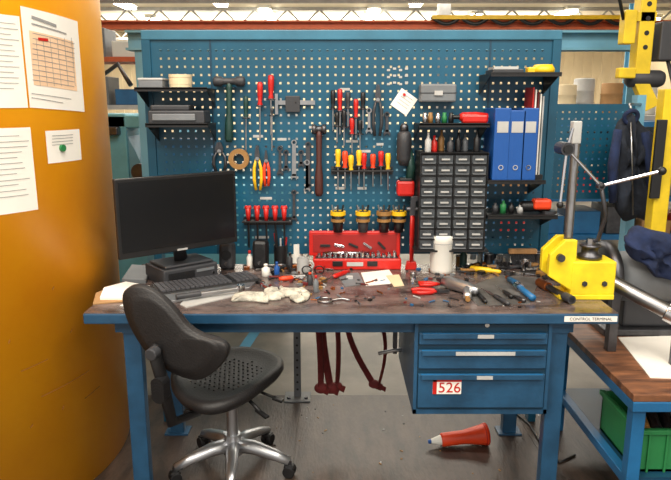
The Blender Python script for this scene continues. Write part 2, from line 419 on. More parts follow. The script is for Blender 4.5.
def speaker(x,y,h,w,m=DGR):
    p=Vector((x,y,DZ));b=B('desktop_speaker')
    b.box(p+zv(h/2+.004),(w,w*.9,h),m,rot=(-.08,0,-.2),bev=w*.25)
    b.cyl(p+Vector((0,-w*.47,h*.6)),p+Vector((0,-w*.50,h*.6)),w*.34,BLK);b.cyl(p+Vector((0,-w*.47,h*.25)),p+Vector((0,-w*.50,h*.25)),w*.15,STL)
    b.cyl(p,p+zv(.008),w*.45,BLK);b.done()
p=Z(231,264,DZ);speaker(p.x,3.08,.13,.075);p=Z(263,264,DZ);speaker(p.x,3.09,.14,.075,BLK)
b=B('computer_mouse');p=Z(243,283,DZ+.0);b.sph(p+zv(.012),.03,BLK,(.8,1.3,.5),(0,0,.4));b.cyl(p+Vector((0,.02,.024)),p+Vector((.004,.02,.024)),.006,GRY);b.done()
# ================================================================ BOARD TOOLS
def screwdriver(u,v0,v1,mh,r=.014,frac=.42,name='screwdriver',tip=STL,lean=0.):
    a=Y(u,v0,YB-.03);c=Y(u+lean,v1,YB-.03);b=B(name)
    h=a.lerp(c,frac)
    b.lathe([(r*.6,0),(r*.95,.06),(r,.3),(r*.85,.6),(r*.62,.78),(r*.9,.9),(r*.75,1)],a,h,mh,12)
    b.cyl(h,c,.0035,tip,seg=8);b.cyl(c,c+(c-h).normalized()*.008,.0045,tip,.001,seg=6)
    m_=h+zv(.004);b.tor((m_.x,m_.y,m_.z),r+.004,.003,STLD,n=14,k=6);b.tube([(m_.x,m_.y+r,m_.z),(m_.x,YB,m_.z)],.003,STLD,6)
    b.done()
def pliers(u,v0,v1,mh,name='pliers',w=.022,flip=False):
    a=Y(u,v0,YB-.025);c=Y(u,v1,YB-.025);L=a.z-c.z;b=B(name);x=a.x;y=a.y;s0=a.z;sg=-1
    if flip:s0=c.z;sg=1
    for s in(-1,1):
        b.prism([(x+s*.001,y-.006,s0),(x+s*w*.35,y-.006,s0+sg*L*.02),(x+s*w*.7,y-.006,s0+sg*L*.22),(x+s*w*.5,y-.006,s0+sg*L*.34),(x,y-.006,s0+sg*L*.36)],(0,.012,0),STLD)
        b.tube([(x+s*w*.35,y,s0+sg*L*.3),(x+s*w*.9,y,s0+sg*L*.5),(x+s*w*1.0,y,s0+sg*L*.75),(x+s*w*.6,y,s0+sg*L)],[.005,.008,.0085,.007],mh,8)
    b.cyl((x,y-.01,s0+sg*L*.3),(x,y+.01,s0+sg*L*.3),.009,STL);b.tube([(x,YB,s0+sg*L*.33),(x,y-.012,s0+sg*L*.33)],.003,STLD,6)
    b.done()
def wrench(u,v0,v1,m=STLD,name='combination_wrench',w=.006,lean=0):
    a=Y(u,v0,YB-.012);c=Y(u+lean,v1,YB-.012);b=B(name);d=(c-a).normalized();n=Vector((-d.z,0,d.x))
    b.prism([a+d*.02+n*w,a+d*.02-n*w,c-d*.02-n*w*1.2,c-d*.02+n*w*1.2],(0,.006,0),m)
    b.ring(a+d*.012+Vector((0,.003,0)),.014,.008,.009,m,(0,1,0),16)
    b.prism([c-d*.03-n*.008,c-d*.012-n*.017,c-n*.013,c-d*.012-n*.006,c-d*.012+n*.006,c+n*.013,c-d*.012+n*.017,c-d*.03+n*.008],(0,.007,0),m)
    b.tube([(a.x+d.x*.012,YB,a.z-.004),(a.x+d.x*.012,YB-.03,a.z-.004)],.003,STLD,6)
    b.done()
def hammer(u,v0,v1,hw,mh,mhead,name='hammer'):
    a=Y(u,v0,YB-.04);c=Y(u,v1,YB-.04);b=B(name);x,y=a.x,a.y
    zc=a.z-.025
    b.lathe([(.018,0),(.024,.05),(.024,.25),(.016,.32),(.016,.68),(.024,.75),(.024,.95),(.018,1)],(x-hw/2,y,zc),(x+hw/2,y,zc),mhead)
    b.lathe([(.012,0),(.015,.1),(.013,.5),(.02,.7),(.021,.95),(.014,1)],(x,y,zc),c,mh,14)
    for s in(-1,1):b.tube([(x+s*.02,YB,zc-.03),(x+s*.02,y-.02,zc-.03)],.003,STLD,6)
    b.done()
hammer(229,76,142,.15,GRND,DGR,'mallet')
hammer(319,124,196,.07,mat('wood_handle_dark',(76,38,32),.5),STLD,'hammer')
screwdriver(260,82,140,RED,.014);screwdriver(271,75,134,RED,.015);screwdriver(246,96,150,GRND,.012)
screwdriver(272,108,150,DGR,.008,.2)
for u,v0,v1,m in((333,90,130,BLK),(340,89,134,RED),(348,92,126,DGR),(356,99,138,RED),(363,92,128,BLK),(344,110,146,BLK),(352,118,152,RED),(337,112,142,BLK),(360,120,150,BLK)):
    screwdriver(u,v0,v1,m,.012,.5)
pliers(378,84,136,DGR,'water_pump_pliers',.02)
pliers(257,145,190,YEL2,'side_cutters',.018);pliers(266,150,186,ORR,'pliers',.012)
pliers(219,142,172,STLD,'scissors',.03)
wrench(280,146,176);wrench(294,140,180,STL,w=.009);wrench(308,142,190,STLD,w=.01);wrench(307,160,192,STL)
wrench(301,150,168);wrench(286,150,172,STLD);wrench(369,108,134,STL);wrench(387,112,136,STLD);wrench(294,190,222,STLD)
a=Y(275,98,YB-.02);c=Y(313,108,YB-.02);b=B('caliper')
b.bb((a.x,a.y,(a.z+c.z)/2-.008),(c.x+.01,a.y+.006,(a.z+c.z)/2+.012),STL);b.bb((a.x,a.y-.004,c.z-.03),(a.x+.014,a.y+.008,a.z+.02),STL);b.bb((a.x+.05,a.y-.006,c.z-.02),(a.x+.12,a.y+.01,a.z+.01),DGR,.003)
b.tube([(a.x+.1,YB,a.z-.02),(a.x+.1,a.y-.01,a.z-.02)],.003,STLD,6);b.done()
def roll(u,v,R_,r_,h,m,name,y=None,axis=(0,1,0)):
    p=Y(u,v,YB-.03);b=B(name);b.ring(p,R_,r_,h,m,axis);b.ring(p,r_,r_*.9,h,CARD,axis);b.tube([(p.x,YB,p.z+r_*.8),(p.x,YB-.07,p.z+r_*.8)],.004,STLD,6);b.done()
roll(239,159,.05,.030,.03,BRN,'parcel_tape_roll')
a=Y(331,169,YB-.03);c=Y(393,172,YB-.03);b=B('tool_rack')
b.bb((a.x,YB-.06,a.z-.012),(c.x,YB,a.z-.004),BLK,.002);b.bb((a.x,YB-.004,a.z-.03),(c.x,YB,a.z+.01),DGR);b.done()
for i,(u,m) in enumerate(((338,YEL2),(345,ORR),(351,YEL2),(359,YEL2),(364,RED),(373,ORR),(381,RED),(388,YEL2))):
    screwdriver(u,151+random.randint(-2,4),184+random.randint(0,6),m,.014,.48)
a=Y(243,220,YB-.03);c=Y(292,222,YB-.03);b=B('tool_rack')
b.bb((a.x,YB-.07,a.z-.008),(c.x,YB,a.z),BLK,.002);b.bb((a.x,YB-.004,a.z-.03),(c.x,YB,a.z+.01),BLK);b.done()
for u in(248,257,266,275,284):
    p=Y(u,208,YB-.04);b=B('t_handle_hex_key')
    b.tube([(p.x-.016,p.y,p.z+.005),(p.x,p.y,p.z),(p.x+.016,p.y,p.z+.005)],[.009,.012,.009],RED,10);b.lathe([(.013,0),(.012,.5),(.008,1)],p,p-zv(.065),RED,10)
    b.cyl(p-zv(.05),p-zv(.20),.0055,BLK,seg=6);b.done()
b=B('board_labels')
for u,v,w_ in((258,135,10),(282,138,9),(314,126,10),(345,112,9),(352,140,12),(345,88,10),(340,187,9),(362,187,9),(262,236,14),(266,197,12),(366,150,9),(247,116,7),(300,100,6),(380,143,7)):
    p=Y(u-w_/2,v,YB-.002);q=Y(u+w_/2,v+2.5,YB-.002);b.bb((p.x,YB-.002,q.z),(q.x,YB,p.z),LGR)
for i in range(4):
    for j in range(3):
        p=Y(387+i*6,69+j*7-(i%2)*1.5,YB-.002);b.bb((p.x,YB-.003,p.z-.010),(p.x+.015,YB,p.z),LGR)
b.done()
p=Y(404,102,YB-.004);b=B('note_card');b.box(p,(.095,.002,.095),PAP,rot=(0,.6,0))
for k in range(4):
    Rr=Euler((0,.6,0)).to_matrix();b.box(p+Rr@Vector((0,-.0015,.03-k*.016)),(.06,.001,.002),INK,R=Rr)
b.cyl(p+zv(.035),p+zv(.035)+Vector((0,-.01,0)),.007,RED);b.done()
a=Y(420,84,YB-.05);c=Y(455,102,YB-.05);b=B('plastic_case')
b.bb((a.x,YB-.08,c.z),(c.x,YB,a.z),GRY,.008);b.bb((a.x-.002,YB-.082,(a.z+c.z)/2-.002),(c.x+.002,YB-.06,(a.z+c.z)/2+.002),DGR);b.bb(((a.x+c.x)/2-.02,YB-.088,(a.z+c.z)/2-.012),((a.x+c.x)/2+.02,YB-.078,(a.z+c.z)/2+.01),LGR,.002);b.done()
p=Y(404,134,YB-.06);q=Y(408,190,YB-.06);b=B('cordless_drill')
x,y=p.x,p.y
b.lathe([(.02,0),(.032,.08),(.036,.3),(.036,.8),(.024,1)],(x,y,p.z+.015),(x+.004,y,p.z-.15),DGR,16)
b.lathe([(.012,0),(.02,.3),(.022,1)],(x,y,p.z+.05),(x,y,p.z+.01),STLD,14)
b.tube([(x+.02,y,p.z-.08),(x+.04,y,p.z-.16),(x+.03,y,p.z-.24)],[.022,.021,.024],GRND,12)
b.box((x+.012,y,q.z+.01),(.085,.07,.075),RED,bev=.012);b.box((x+.012,y,q.z+.05),(.06,.055,.02),BLK,bev=.004)
b.tube([(x,YB,p.z-.02),(x,y,p.z-.02)],.005,STLD,6);b.done()
b=B('pipe_wrench');y=YB-.12;a=Y(413,199,y)
b.tube([(a.x,y,DZ+.012),(a.x,y,DZ+.2),(a.x,y,a.z-.06)],[.012,.016,.014],RED,10,.6)
b.prism([(a.x-.03,y-.01,DZ),(a.x+.03,y-.01,DZ),(a.x+.022,y-.01,DZ+.04),(a.x-.022,y-.01,DZ+.04)],(0,.03,0),RED,.003)
b.prism([(a.x-.016,y-.012,a.z-.08),(a.x+.012,y-.012,a.z-.08),(a.x+.014,y-.012,a.z-.01),(a.x+.035,y-.012,a.z+.0),(a.x+.03,y-.012,a.z+.015),(a.x-.01,y-.012,a.z+.012)],(0,.024,0),STLD,.002)
b.cyl((a.x-.03,y,a.z-.05),(a.x+.025,y,a.z-.05),.012,STLD);b.tube([(a.x,YB,a.z-.03),(a.x,y,a.z-.03)],.003,STLD,6);b.done()
# shelves ---------------------------------------------------------
def shelf(u0,u1,v,yf,m=BLK,name='mounted_shelf',lip=.015):
    a=Y(u0,v,yf);c=Y(u1,v,yf);b=B(name)
    b.bb((a.x,yf,a.z-.006),(c.x,YB-.001,a.z),m);b.bb((a.x,yf,a.z-lip),(c.x,yf+.004,a.z+.004),m)
    for x in(a.x+.004,c.x-.004):b.prism([(x-.002,yf+.01,a.z-.006),(x-.002,YB-.001,a.z-.006),(x-.002,YB-.001,a.z-.09)],(.004,0,0),m)
    b.done();return a.x,c.x,a.z
sx0,sx1,sz=shelf(134,207,88,2.98,name='tape_shelf')
p=Y(180,80,3.05);b=B('masking_tape_roll');b.ring((p.x,3.06,sz+.032),.052,.032,.03,PAPY,(0,0,1))
b.ring((p.x,3.06,sz+.0155),.051,.031,.03,PAPY);b.ring((p.x,3.06,sz+.055),.053,.031,.014,PAPY);b.done()
p=Y(152,80,3.05);b=B('storage_tin');b.bb((p.x-.05,3.0,sz),(p.x+.06,3.12,sz+.035),GRY,.004);b.bb((p.x-.052,2.998,sz+.035),(p.x+.062,3.122,sz+.045),LGR,.003);b.done()
sx0,sx1,sz=shelf(145,208,124,2.98,name='bin_shelf')
b=B('parts_bin')
b.bb((sx0+.01,3.0,sz),(sx1-.02,3.16,sz+.06),DGR,.006);b.bb((sx0+.03,2.992,sz+.015),(sx1-.06,3.0,sz+.045),GRY,.003);b.bb((sx0+.02,3.01,sz+.06),(sx1-.09,3.13,sz+.085),DGR,.006);b.done()
# small parts cabinet
yf=2.98;a=Y(421,154,yf);c=Y(484,246,yf)
b=B('small_parts_cabinet')
zb=Y(450,250,yf).z
b.bb((a.x,yf+.012,zb),(c.x,YB-.002,a.z),BLK)
b.bb((a.x-.004,yf,a.z-.004),(c.x+.004,YB-.002,a.z+.006),BLK)
nc,nr=4,9;W=(c.x-a.x)/nc;H=(a.z-zb)/nr
for i in range(nc+1):b.bb((a.x+i*W-.002,yf,zb),(a.x+i*W+.002,yf+.014,a.z),BLK)
for j in range(nr+1):b.bb((a.x,yf,zb+j*H-.003),(c.x,yf+.014,zb+j*H+.003),BLK)
for i in range(nc):
    for j in range(nr):
        xa=a.x+i*W+.005;za=zb+j*H+.006
        b.bb((xa,yf+.004,za),(xa+W-.01,yf+.013,za+H-.012),CLEAR,.001)
        b.bb((xa+.014,yf-.004,za+H*.32),(xa+W-.026,yf+.005,za+H*.32+.007),LGR)
        b.bb((xa+.004,yf-.006,za+.001),(xa+W-.014,yf+.005,za+.004),GRY)
b.done()
sh=B('cabinet_stand');sh.bb((a.x-.02,yf-.01,zb-.008),(c.x+.02,YB-.001,zb),BLK);sh.bb((a.x-.02,yf+.1,DZ),(a.x-.012,YB-.03,zb-.008),BLK);sh.bb((c.x+.012,yf+.1,DZ),(c.x+.02,YB-.03,zb-.008),BLK);sh.done()
cabtop=a.z+.006
sx0,sx1,sz=shelf(419,490,124,2.98,name='bottle_shelf')
b=B('cordless_screwdriver')
p=Y(475,118,3.03);b.lathe([(.014,0),(.022,.1),(.024,.6),(.018,1)],(p.x-.07,3.04,sz+.03),(p.x+.06,3.04,sz+.03),RED,14);b.box((p.x+.0,3.04,sz+.022),(.12,.05,.04),RED,bev=.01);b.cyl((p.x-.07,3.04,sz+.03),(p.x-.1,3.04,sz+.03),.01,BLK);b.done()
for k,(u,m) in enumerate(((425,CHR),(431,BRN),(438,CHR),(445,GRN),(451,BLK))):
    p=Y(u,120,3.06);b=B('small_jar');b.lathe([(.012,0),(.013,.6),(.009,.75),(.009,1)],(p.x,3.06+.02*(k%2),sz),(p.x,3.06+.02*(k%2),sz+.05),m,12);b.done()
for k,(u,m,h) in enumerate(((427,LGR,.09),(434,RED,.075),(442,BRN,.1),(449,DGR,.07),(458,BLK,.09),(466,GRY,.08),(475,BLK,.1))):
    p=Y(u,150,3.05);b=B('oil_bottle');zz=cabtop;b.lathe([(.014,0),(.015,.05),(.015,.6),(.006,.75),(.005,1)],(p.x,3.05+.03*(k%3-1),zz),(p.x,3.05+.03*(k%3-1),zz+h),m,12);b.done()
# right shelving with binders
yf=2.95
s1=shelf(491,562,73,yf,name='upper_shelf');s2=shelf(488,546,181,yf,name='binder_shelf');s3=shelf(488,558,216,yf,name='lower_shelf')
b=B('tape_measure_case')
b.lathe([(.02,0),(.05,.08),(.052,.5),(.04,1)],(s1[1]-.06,3.03,s1[2]),(s1[1]-.06,3.03,s1[2]+.04),YEL2,20);b.box((s1[1]-.11,3.03,s1[2]+.015),(.05,.05,.028),YEL2,bev=.006);b.done()
b=B('file_box');b.bb((s1[0]+.02,3.0,s1[2]),(s1[0]+.16,3.15,s1[2]+.02),DGR,.004);b.bb((s1[0]+.03,3.02,s1[2]+.02),(s1[0]+.14,3.14,s1[2]+.032),LGR);b.done()
for u0,u1,dz_ in((495,507.5,0),(509.5,522,-.01),(523.5,534.5,0)):
    a=Y(u0,108,yf+.03);c=Y(u1,180,yf+.03);b=B('ring_binder')
    b.bb((a.x,yf+.02,s2[2]),(c.x,YB-.01,a.z+dz_),BIND,.004)
    b.bb((a.x+.012,yf+.0185,a.z-.11),(c.x-.012,yf+.02,a.z-.06),LGR)
    xm=(a.x+c.x)/2;b.ring((xm,yf+.018,s2[2]+.06),.012,.008,.003,CHR,(0,1,0),16);b.done()
a=Y(536,78,yf+.05);b=B('hanging_folders')
for k,m in enumerate((RED,PAP,REDD,PAP,LGR)):
    b.bb((a.x+k*.012,yf+.08,s2[2]+.02),(a.x+k*.012+.006,YB-.03,a.z-.04-.01*k),m)
b.bb((a.x-.003,yf+.08,s2[2]+.0),(a.x+.07,YB-.001,s2[2]+.02),BLK);b.done()
b=B('angle_grinder');p=Y(541,208,3.0)
b.lathe([(.018,0),(.026,.1),(.026,.6),(.03,.8),(.026,1)],(p.x-.09,3.04,s3[2]+.032),(p.x+.05,3.04,s3[2]+.032),BLK,14);b.box((p.x+.01,3.03,s3[2]+.045),(.085,.06,.05),ORR,bev=.012);b.cyl((p.x+.05,3.04,s3[2]),(p.x+.05,3.04,s3[2]+.012),.04,STLD);b.done()
for k,(u,m,h) in enumerate(((495,DGR,.05),(503,GRN,.06),(511,BLK,.05),(520,LGR,.04))):
    p=Y(u,210,3.03);b=B('spray_bottle' if k==1 else 'small_jar');b.lathe([(.014,0),(.015,.7),(.007,.8),(.007,1)],(p.x,3.03,s3[2]),(p.x,3.03,s3[2]+h),m,12);b.done()
b=B('hand_broom')
p=Z(503,252,DZ)
for k in range(16):b.cyl((p.x-.03+k*.006,3.12,DZ+.002),(p.x-.05+k*.009,3.12,DZ+.07),.004,DGR,seg=6)
b.box((p.x+.01,3.12,DZ+.08),(.14,.03,.025),WOOD,bev=.005);b.done()
for u in(338,363,384,399):
    p=Y(u,220,3.12);b=B('tool_cup')
    b.lathe([(.022,0),(.027,.5),(.036,1)],(p.x,p.y,p.z-.06),(p.x,p.y,p.z+.04),BLK if u!=363 else DGR,16);b.ring((p.x,p.y,p.z+.035),.038,.03,.02,YEL2 if u!=384 else BRN)
    b.ring((p.x,p.y,p.z+.0),.035,.028,.014,BRN)
    for k in range(3):b.cyl((p.x-.015+k*.014,p.y,p.z),(p.x-.03+k*.028,p.y,p.z+.075),.005,(STL,DGR,BLK)[k],seg=8)
    b.bb((p.x-.01,p.y,p.z-.01),(p.x+.01,YB,p.z+.01),BLK);b.done()
# red socket set: open case
a=Y(309,231,3.13);c=Y(400,252,3.13)
f0=Z(316,270,DZ)
b=B('socket_set_case')
yb=3.12;yf2=f0.y;bt=DZ+.055
b.bb((a.x,yb,bt),(c.x,yb+.028,a.z),RED,.006)
b.bb((a.x+.02,yb-.003,bt+.02),(c.x-.02,yb,a.z-.015),mat('red_inner',(150,26,22),.5),.001)
b.bb((a.x+.02,yf2,DZ),(c.x,yb+.028,bt),RED,.006)
b.bb((a.x+.032,yf2+.012,bt-.004),(c.x-.012,yb-.012,bt+.003),BLK,.002)
n=15
for i in range(n):
    xx=a.x+.05+i*(c.x-a.x-.08)/(n-1)
    for j in range(2):
        b.cyl((xx,yf2+.03+j*.04,bt),(xx,yf2+.03+j*.04,bt+.016+.006*(i%3)),.010,CHR,seg=12);b.cyl((xx,yf2+.03+j*.04,bt+.016),(xx,yf2+.03+j*.04,bt+.0165+.006*(i%3)),.006,BLK,seg=8)
for k in(-.11,.06):b.bb(((a.x+c.x)/2+k,yf2-.006,DZ+.02),((a.x+c.x)/2+k+.05,yf2,DZ+.045),BLK,.002)
b.bb(((a.x+c.x)/2-.04,yf2-.003,DZ+.02),((a.x+c.x)/2+.04,yf2,DZ+.04),LGR)
b.tube([(a.x+.08,yb-.02,bt+.02),(a.x+.3,yb-.02,bt+.02)],.009,CHR)
for k in range(5):b.box((a.x+.08+k*.07,yb-.008,bt+.055),(.05,.008,.012),(BLK,CHR)[k%2],rot=(0,.2*k,0),bev=.002)
b.done()
# ================================================================ DESK CLUTTER
p=Z(441,272,DZ);b=B('white_canister')
b.lathe([(.050,0),(.054,.02),(.055,.1),(.055,.8),(.056,.81),(.056,.97),(.052,1)],p,p+zv(.185),WHT,28);b.ring(p+zv(.148),.0565,.05,.004,LGR);b.done()
def bottle(u,v,r,h,m,cap,name='bottle'):
    p=Z(u,v,DZ);b=B(name);b.lathe([(r*.9,0),(r,.04),(r,.62),(r*.45,.76),(r*.4,.85)],p,p+zv(h),m,16);b.lathe([(r*.48,0),(r*.48,.9),(r*.3,1)],p+zv(h*.82),p+zv(h),cap,12);b.done()
def mug(u,v,r,h,m,name='coffee_mug'):
    p=Z(u,v,DZ);b=B(name);b.ring(p+zv(h/2),r,r*.88,h,m);b.cyl(p,p+zv(.006),r*.95,m,seg=28);b.cyl(p+zv(.006),p+zv(h*.7),r*.87,BLK,seg=28)
    b.tor(p+Vector((r*1.05,0,h*.5)),h*.28,.005,m,(0,1,0),16,6);b.done()
mug(297,262,.032,.10,WHT);mug(303,272,.03,.07,LGR)
b=B('pen_pot');p=Z(281,264,DZ);b.ring(p+zv(.05),.035,.031,.1,BLK);b.cyl(p,p+zv(.006),.034,BLK)
for k in range(8):
    A_=k*.8;b.cyl(p+Vector((.015*math.cos(A_),.015*math.sin(A_),.01)),p+Vector((.03*math.cos(A_),.03*math.sin(A_),.14+.02*(k%3))),.0045,(RED,BLK,LGR,BIND)[k%4],seg=8)
b.done()
bottle(277,276,.013,.07,BIND,BIND);bottle(310,285,.014,.06,DGR,ORR);bottle(316,292,.012,.075,GRY,RED);bottle(463,267,.018,.10,GRND,BLK)
bottle(266,276,.02,.06,WHT,WHT);bottle(518,262,.020,.12,BLK,RED);bottle(530,262,.018,.10,DGR,BLK);bottle(494,260,.018,.11,DGR,BLK);bottle(506,261,.02,.13,LGR,BLK);bottle(473,259,.016,.08,LGR,BRN)
bottle(250,268,.016,.09,WHT,RED);bottle(290,268,.014,.08,DGR,BLK)
def tin(u,v,r,h,m,name='tin_can'):
    p=Z(u,v,DZ);p.y=min(p.y,YB-.04);b=B(name);b.lathe([(r*.97,0),(r,.03),(r*.97,.06),(r*.97,.92),(r,.95),(r*.95,1)],p,p+zv(h),m,20);b.tor(p+zv(h),r*.93,.002,STL,n=20,k=6);b.done()
tin(538,266,.03,.07,STLD);tin(525,270,.022,.05,CHR);tin(485,262,.024,.06,STLD);tin(548,262,.03,.09,DGR);tin(457,262,.02,.05,BRN);tin(413,279,.016,.03,CHR)
def flat_outline(name,uv,h,m,bev=.002,z=DZ):
    b=B(name);b.prism([Z(u,v,z) for u,v in uv],(0,0,h),m,bev);return b
flat_outline('paper_sheet',[(361,273),(389,270),(398,283),(366,286)],.002,PAP,0).done()
flat_outline('paper_sheet',[(386,276),(399,275),(404,286),(394,287)],.003,PAPY,0,DZ+.002).done()
flat_outline('card_sheet',[(337,275),(358,273),(364,284),(345,287)],.003,GRY,0).done()
flat_outline('cardboard_sheet',[(93,305),(96,294),(120,285),(146,288),(125,302)],.006,CARD,.001).done()
flat_outline('paper_stack',[(100,300),(104,290),(126,284),(150,288),(128,300)],.012,PAP,.001,DZ+.006).done()
flat_outline('document_folder',[(122,283),(132,268),(152,270),(146,284)],.02,GRY,.002).done()
flat_outline('delivery_note',[(120,306),(146,296),(168,302),(150,309)],.003,PAP,0).done()
SHT=mat('dull_steel_sheet',(118,116,114),.45,.5,.35,10)
flat_outline('aluminium_profile',[(152,296),(168,292),(246,280),(256,284),(250,290),(170,304),(156,304)],.014,ALU,.003).done()
flat_outline('metal_ruler',[(180,305),(184,301),(244,291),(246,294),(186,308)],.004,LGR,0).done()
b=B('torque_wrench');a=Z(176,297,DZ+.026);c=Z(256,286,DZ+.026)
b.cyl(a,a.lerp(c,.8),.008,STL,seg=14);b.cyl(a,a.lerp(c,.3),.012,DGR,seg=14,bev=.003);b.cyl(a.lerp(c,.8)-zv(.010),a.lerp(c,.8)+zv(.014),.018,CHR,seg=16);b.done()
def glove(name,u,v,ang,s=1.,m=CLOTH):
    p=Z(u,v,DZ);b=B(name);Rr=Matrix.Rotation(ang,3,'Z')
    def T(x,y,z):return p+Rr@Vector((x*s,y*s,z*s))
    P=[T(x,y,0) for x,y in((-.11,-.045),(-.09,-.036),(-.05,-.04),(-.01,-.045),(.03,-.07),(.045,-.066),(.04,-.05),(.03,-.035),(.09,-.036),(.1,-.028),(.09,-.018),(.05,-.016),(.105,-.012),(.115,-.003),(.105,.005),(.05,.005),(.1,.012),(.108,.02),(.098,.027),(.05,.022),(.085,.034),(.088,.042),(.078,.047),(.03,.04),(-.04,.04),(-.09,.035),(-.11,.045))]
    P=smoothloop(P,2);cc=sum(P,Vector())/len(P)
    loft(b,[[cc+(q-cc)*s_+zv(h_*(1+.3*math.sin(i*.8))) for i,q in enumerate(P)] for s_,h_ in((.96,.002),(1.0,.007),(.94,.016),(.7,.022),(.4,.022),(.15,.024))],m);b.done()
glove('work_glove',258,299,.1,1.0,CLOTH);glove('work_glove',286,295,2.9,.9,CLOTH)
b=B('cleaning_rag');P=smoothloop([Z(u,v,DZ) for u,v in((288,300),(292,291),(304,289),(312,296),(306,303),(296,304))],3);cc=sum(P,Vector())/len(P)
loft(b,[[cc+(q-cc)*s_+zv(h_+.004*math.sin(i*1.3)) for i,q in enumerate(P)] for s_,h_ in((1,.005),(.95,.012),(.7,.018),(.4,.014),(.2,.02))],CLOTH);b.done()
b=B('pliers');p=Z(433,291,DZ+.012)
for s in(-1,1):
    b.tube([p+Vector((.02,.0,0)),p+Vector((-.01,s*.02,0)),p+Vector((-.06,s*.028,0)),p+Vector((-.09,s*.016,0))],[.006,.009,.010,.008],RED,10)
    b.prism([p+Vector((.015,s*.001,-.006)),p+Vector((.02,s*.014,-.006)),p+Vector((.07,s*.004,-.006)),p+Vector((.07,s*.001,-.006))],(0,0,.012),STLD)
b.cyl(p+Vector((.018,0,-.01)),p+Vector((.018,0,.01)),.010,STLD);b.done()
b=B('wire_stripper');p=Z(430,284,DZ+.012)
for s in(-1,1):b.tube([p+Vector((.05,0,0)),p+Vector((.0,s*.016,0)),p+Vector((-.05,s*.02,0))],[.005,.009,.008],RED,10)
b.box(p+Vector((.07,0,0)),(.05,.016,.012),STLD,bev=.002);b.done()
flat_outline('steel_plate',[(462,290),(500,275),(540,278),(530,304),(478,306)],.002,SHT,0).done()
b=B('pneumatic_drill');a=Z(444,281,DZ+.03);c=Z(478,291,DZ+.03)
b.lathe([(.012,0),(.018,.1),(.026,.3),(.028,.8),(.02,1)],c.lerp(a,0),a,ALU,18);b.cyl(a,a+(a-c).normalized()*.04,.014,STLD,.009);h=a.lerp(c,.7)
b.tube([h,h+Vector((-.01,-.05,-.01)),h+Vector((-.02,-.1,-.012))],[.02,.018,.017],ALU,12);b.cyl(h+Vector((-.02,-.1,-.012)),h+Vector((-.022,-.125,-.013)),.010,BRN);b.done()
for (u0,v0,u1,v1,mh) in((470,284,486,302,BLK),(481,288,509,304,DGR),(495,285,512,297,BLK),(505,292,525,301,STLD),(489,291,502,300,BLK)):
    a=Z(u0,v0,DZ+.012);c=Z(u1,v1,DZ+.012);b=B('hand_file');b.lathe([(.007,0),(.010,.2),(.008,.8),(.006,1)],c,c.lerp(a,.5),mh,10);b.cyl(c.lerp(a,.5),a,.004,STL,.002,seg=8);b.done()
b=B('marker_pen');a=Z(470,268,DZ+.014);c=Z(501,272,DZ+.014);b.lathe([(.009,0),(.014,.05),(.014,.65),(.010,.7),(.010,.95),(.006,1)],a,c,YEL2,14);b.done()
b=B('air_hose_coupling');a=Z(509,279,DZ+.019);c=Z(533,298,DZ+.019)
b.tube([a,a.lerp(c,.3)+Vector((.01,0,0)),a.lerp(c,.6),c],[.012,.014,.012,.014],BBLUE,12);b.cyl(a.lerp(c,.35),a.lerp(c,.5),.019,CHR,seg=8);b.cyl(a+zv(.0),a+(a-c).normalized()*.03,.009,COPPER);b.done()
b=B('copper_mandrel');a=Z(539,282,DZ+.02);c=Z(572,300,DZ+.02);b.cyl(a,c,.013,STLD);b.cyl(a,a.lerp(c,.3),.02,COPPER,seg=16,bev=.003);b.cyl(a.lerp(c,.8),c,.018,DGR,seg=16);b.done()
b=B('loose_hardware')
cols=[STL,STLD,BLK,CHR,COPPER,DGR,STLD,DGR,STL,LGR,STLD,BLK,BRN,BLK,GRY,GRY,REDD,BBLUE]
def scat(n,u0,u1,v0,v1,smin=.005,smax=.014):
    for _ in range(n):
        p=Z(random.uniform(u0,u1),random.uniform(v0,v1),DZ);p.y=min(p.y,YB-.09);m=random.choice(cols);k=random.random();s=random.uniform(smin,smax);A_=random.uniform(0,6.28)
        d=Vector((math.cos(A_),math.sin(A_),0))
        if k<.35:b.cyl(p,p+zv(s*.8),s,m,seg=6)
        elif k<.75:
            b.cyl(p+zv(s*.6),p+zv(s*.6)+d*s*5,s*.45,m,seg=8);b.cyl(p+zv(s*.6),p+zv(s*.6)-d*s*.6,s*.6,m,seg=6)
        else:b.box(p+zv(s*.6),(s*2.4,s*1.6,s*1.2),m,rot=(0,0,A_),bev=s*.15)
scat(40,300,420,280,303,.003,.008);scat(70,258,350,266,290,.006,.014);scat(70,455,545,258,277,.008,.02);scat(22,400,470,270,282,.005,.012);scat(16,400,545,296,308,.003,.007);scat(26,535,560,262,280,.008,.016);scat(26,245,300,262,272,.01,.018)
b.done()
b=B('metal_brackets')
for k in range(9):
    p=Z(490+k*7,258+(k%3)*5,DZ);p.y=min(p.y,YB-.06);b.box(p+zv(.018),(.06,.02,.036),random.choice([STLD,LGR,GRY,BLK]),rot=(0,0,random.random()*3),bev=.003);b.cyl(p+zv(.03),p+zv(.055),.012,STL,seg=6)
b.done()
b=B('wire_hook');p=Z(325,300,DZ+.006);b.tor(p,.03,.004,STL);b.tube([p+Vector((.03,0,0)),p+Vector((.07,.02,0)),p+Vector((.1,0,0))],.004,STL);b.done()
b=B('safety_glasses');p=Z(313,270,DZ+.02)
for s in(-1,1):b.tor(p+Vector((s*.03,0,0)),.022,.003,BLK,(0,1,.3));b.tube([p+Vector((s*.052,0,.006)),p+Vector((s*.055,.06,.002)),p+Vector((s*.05,.1,-.012))],.0025,BLK,6)
b.done()
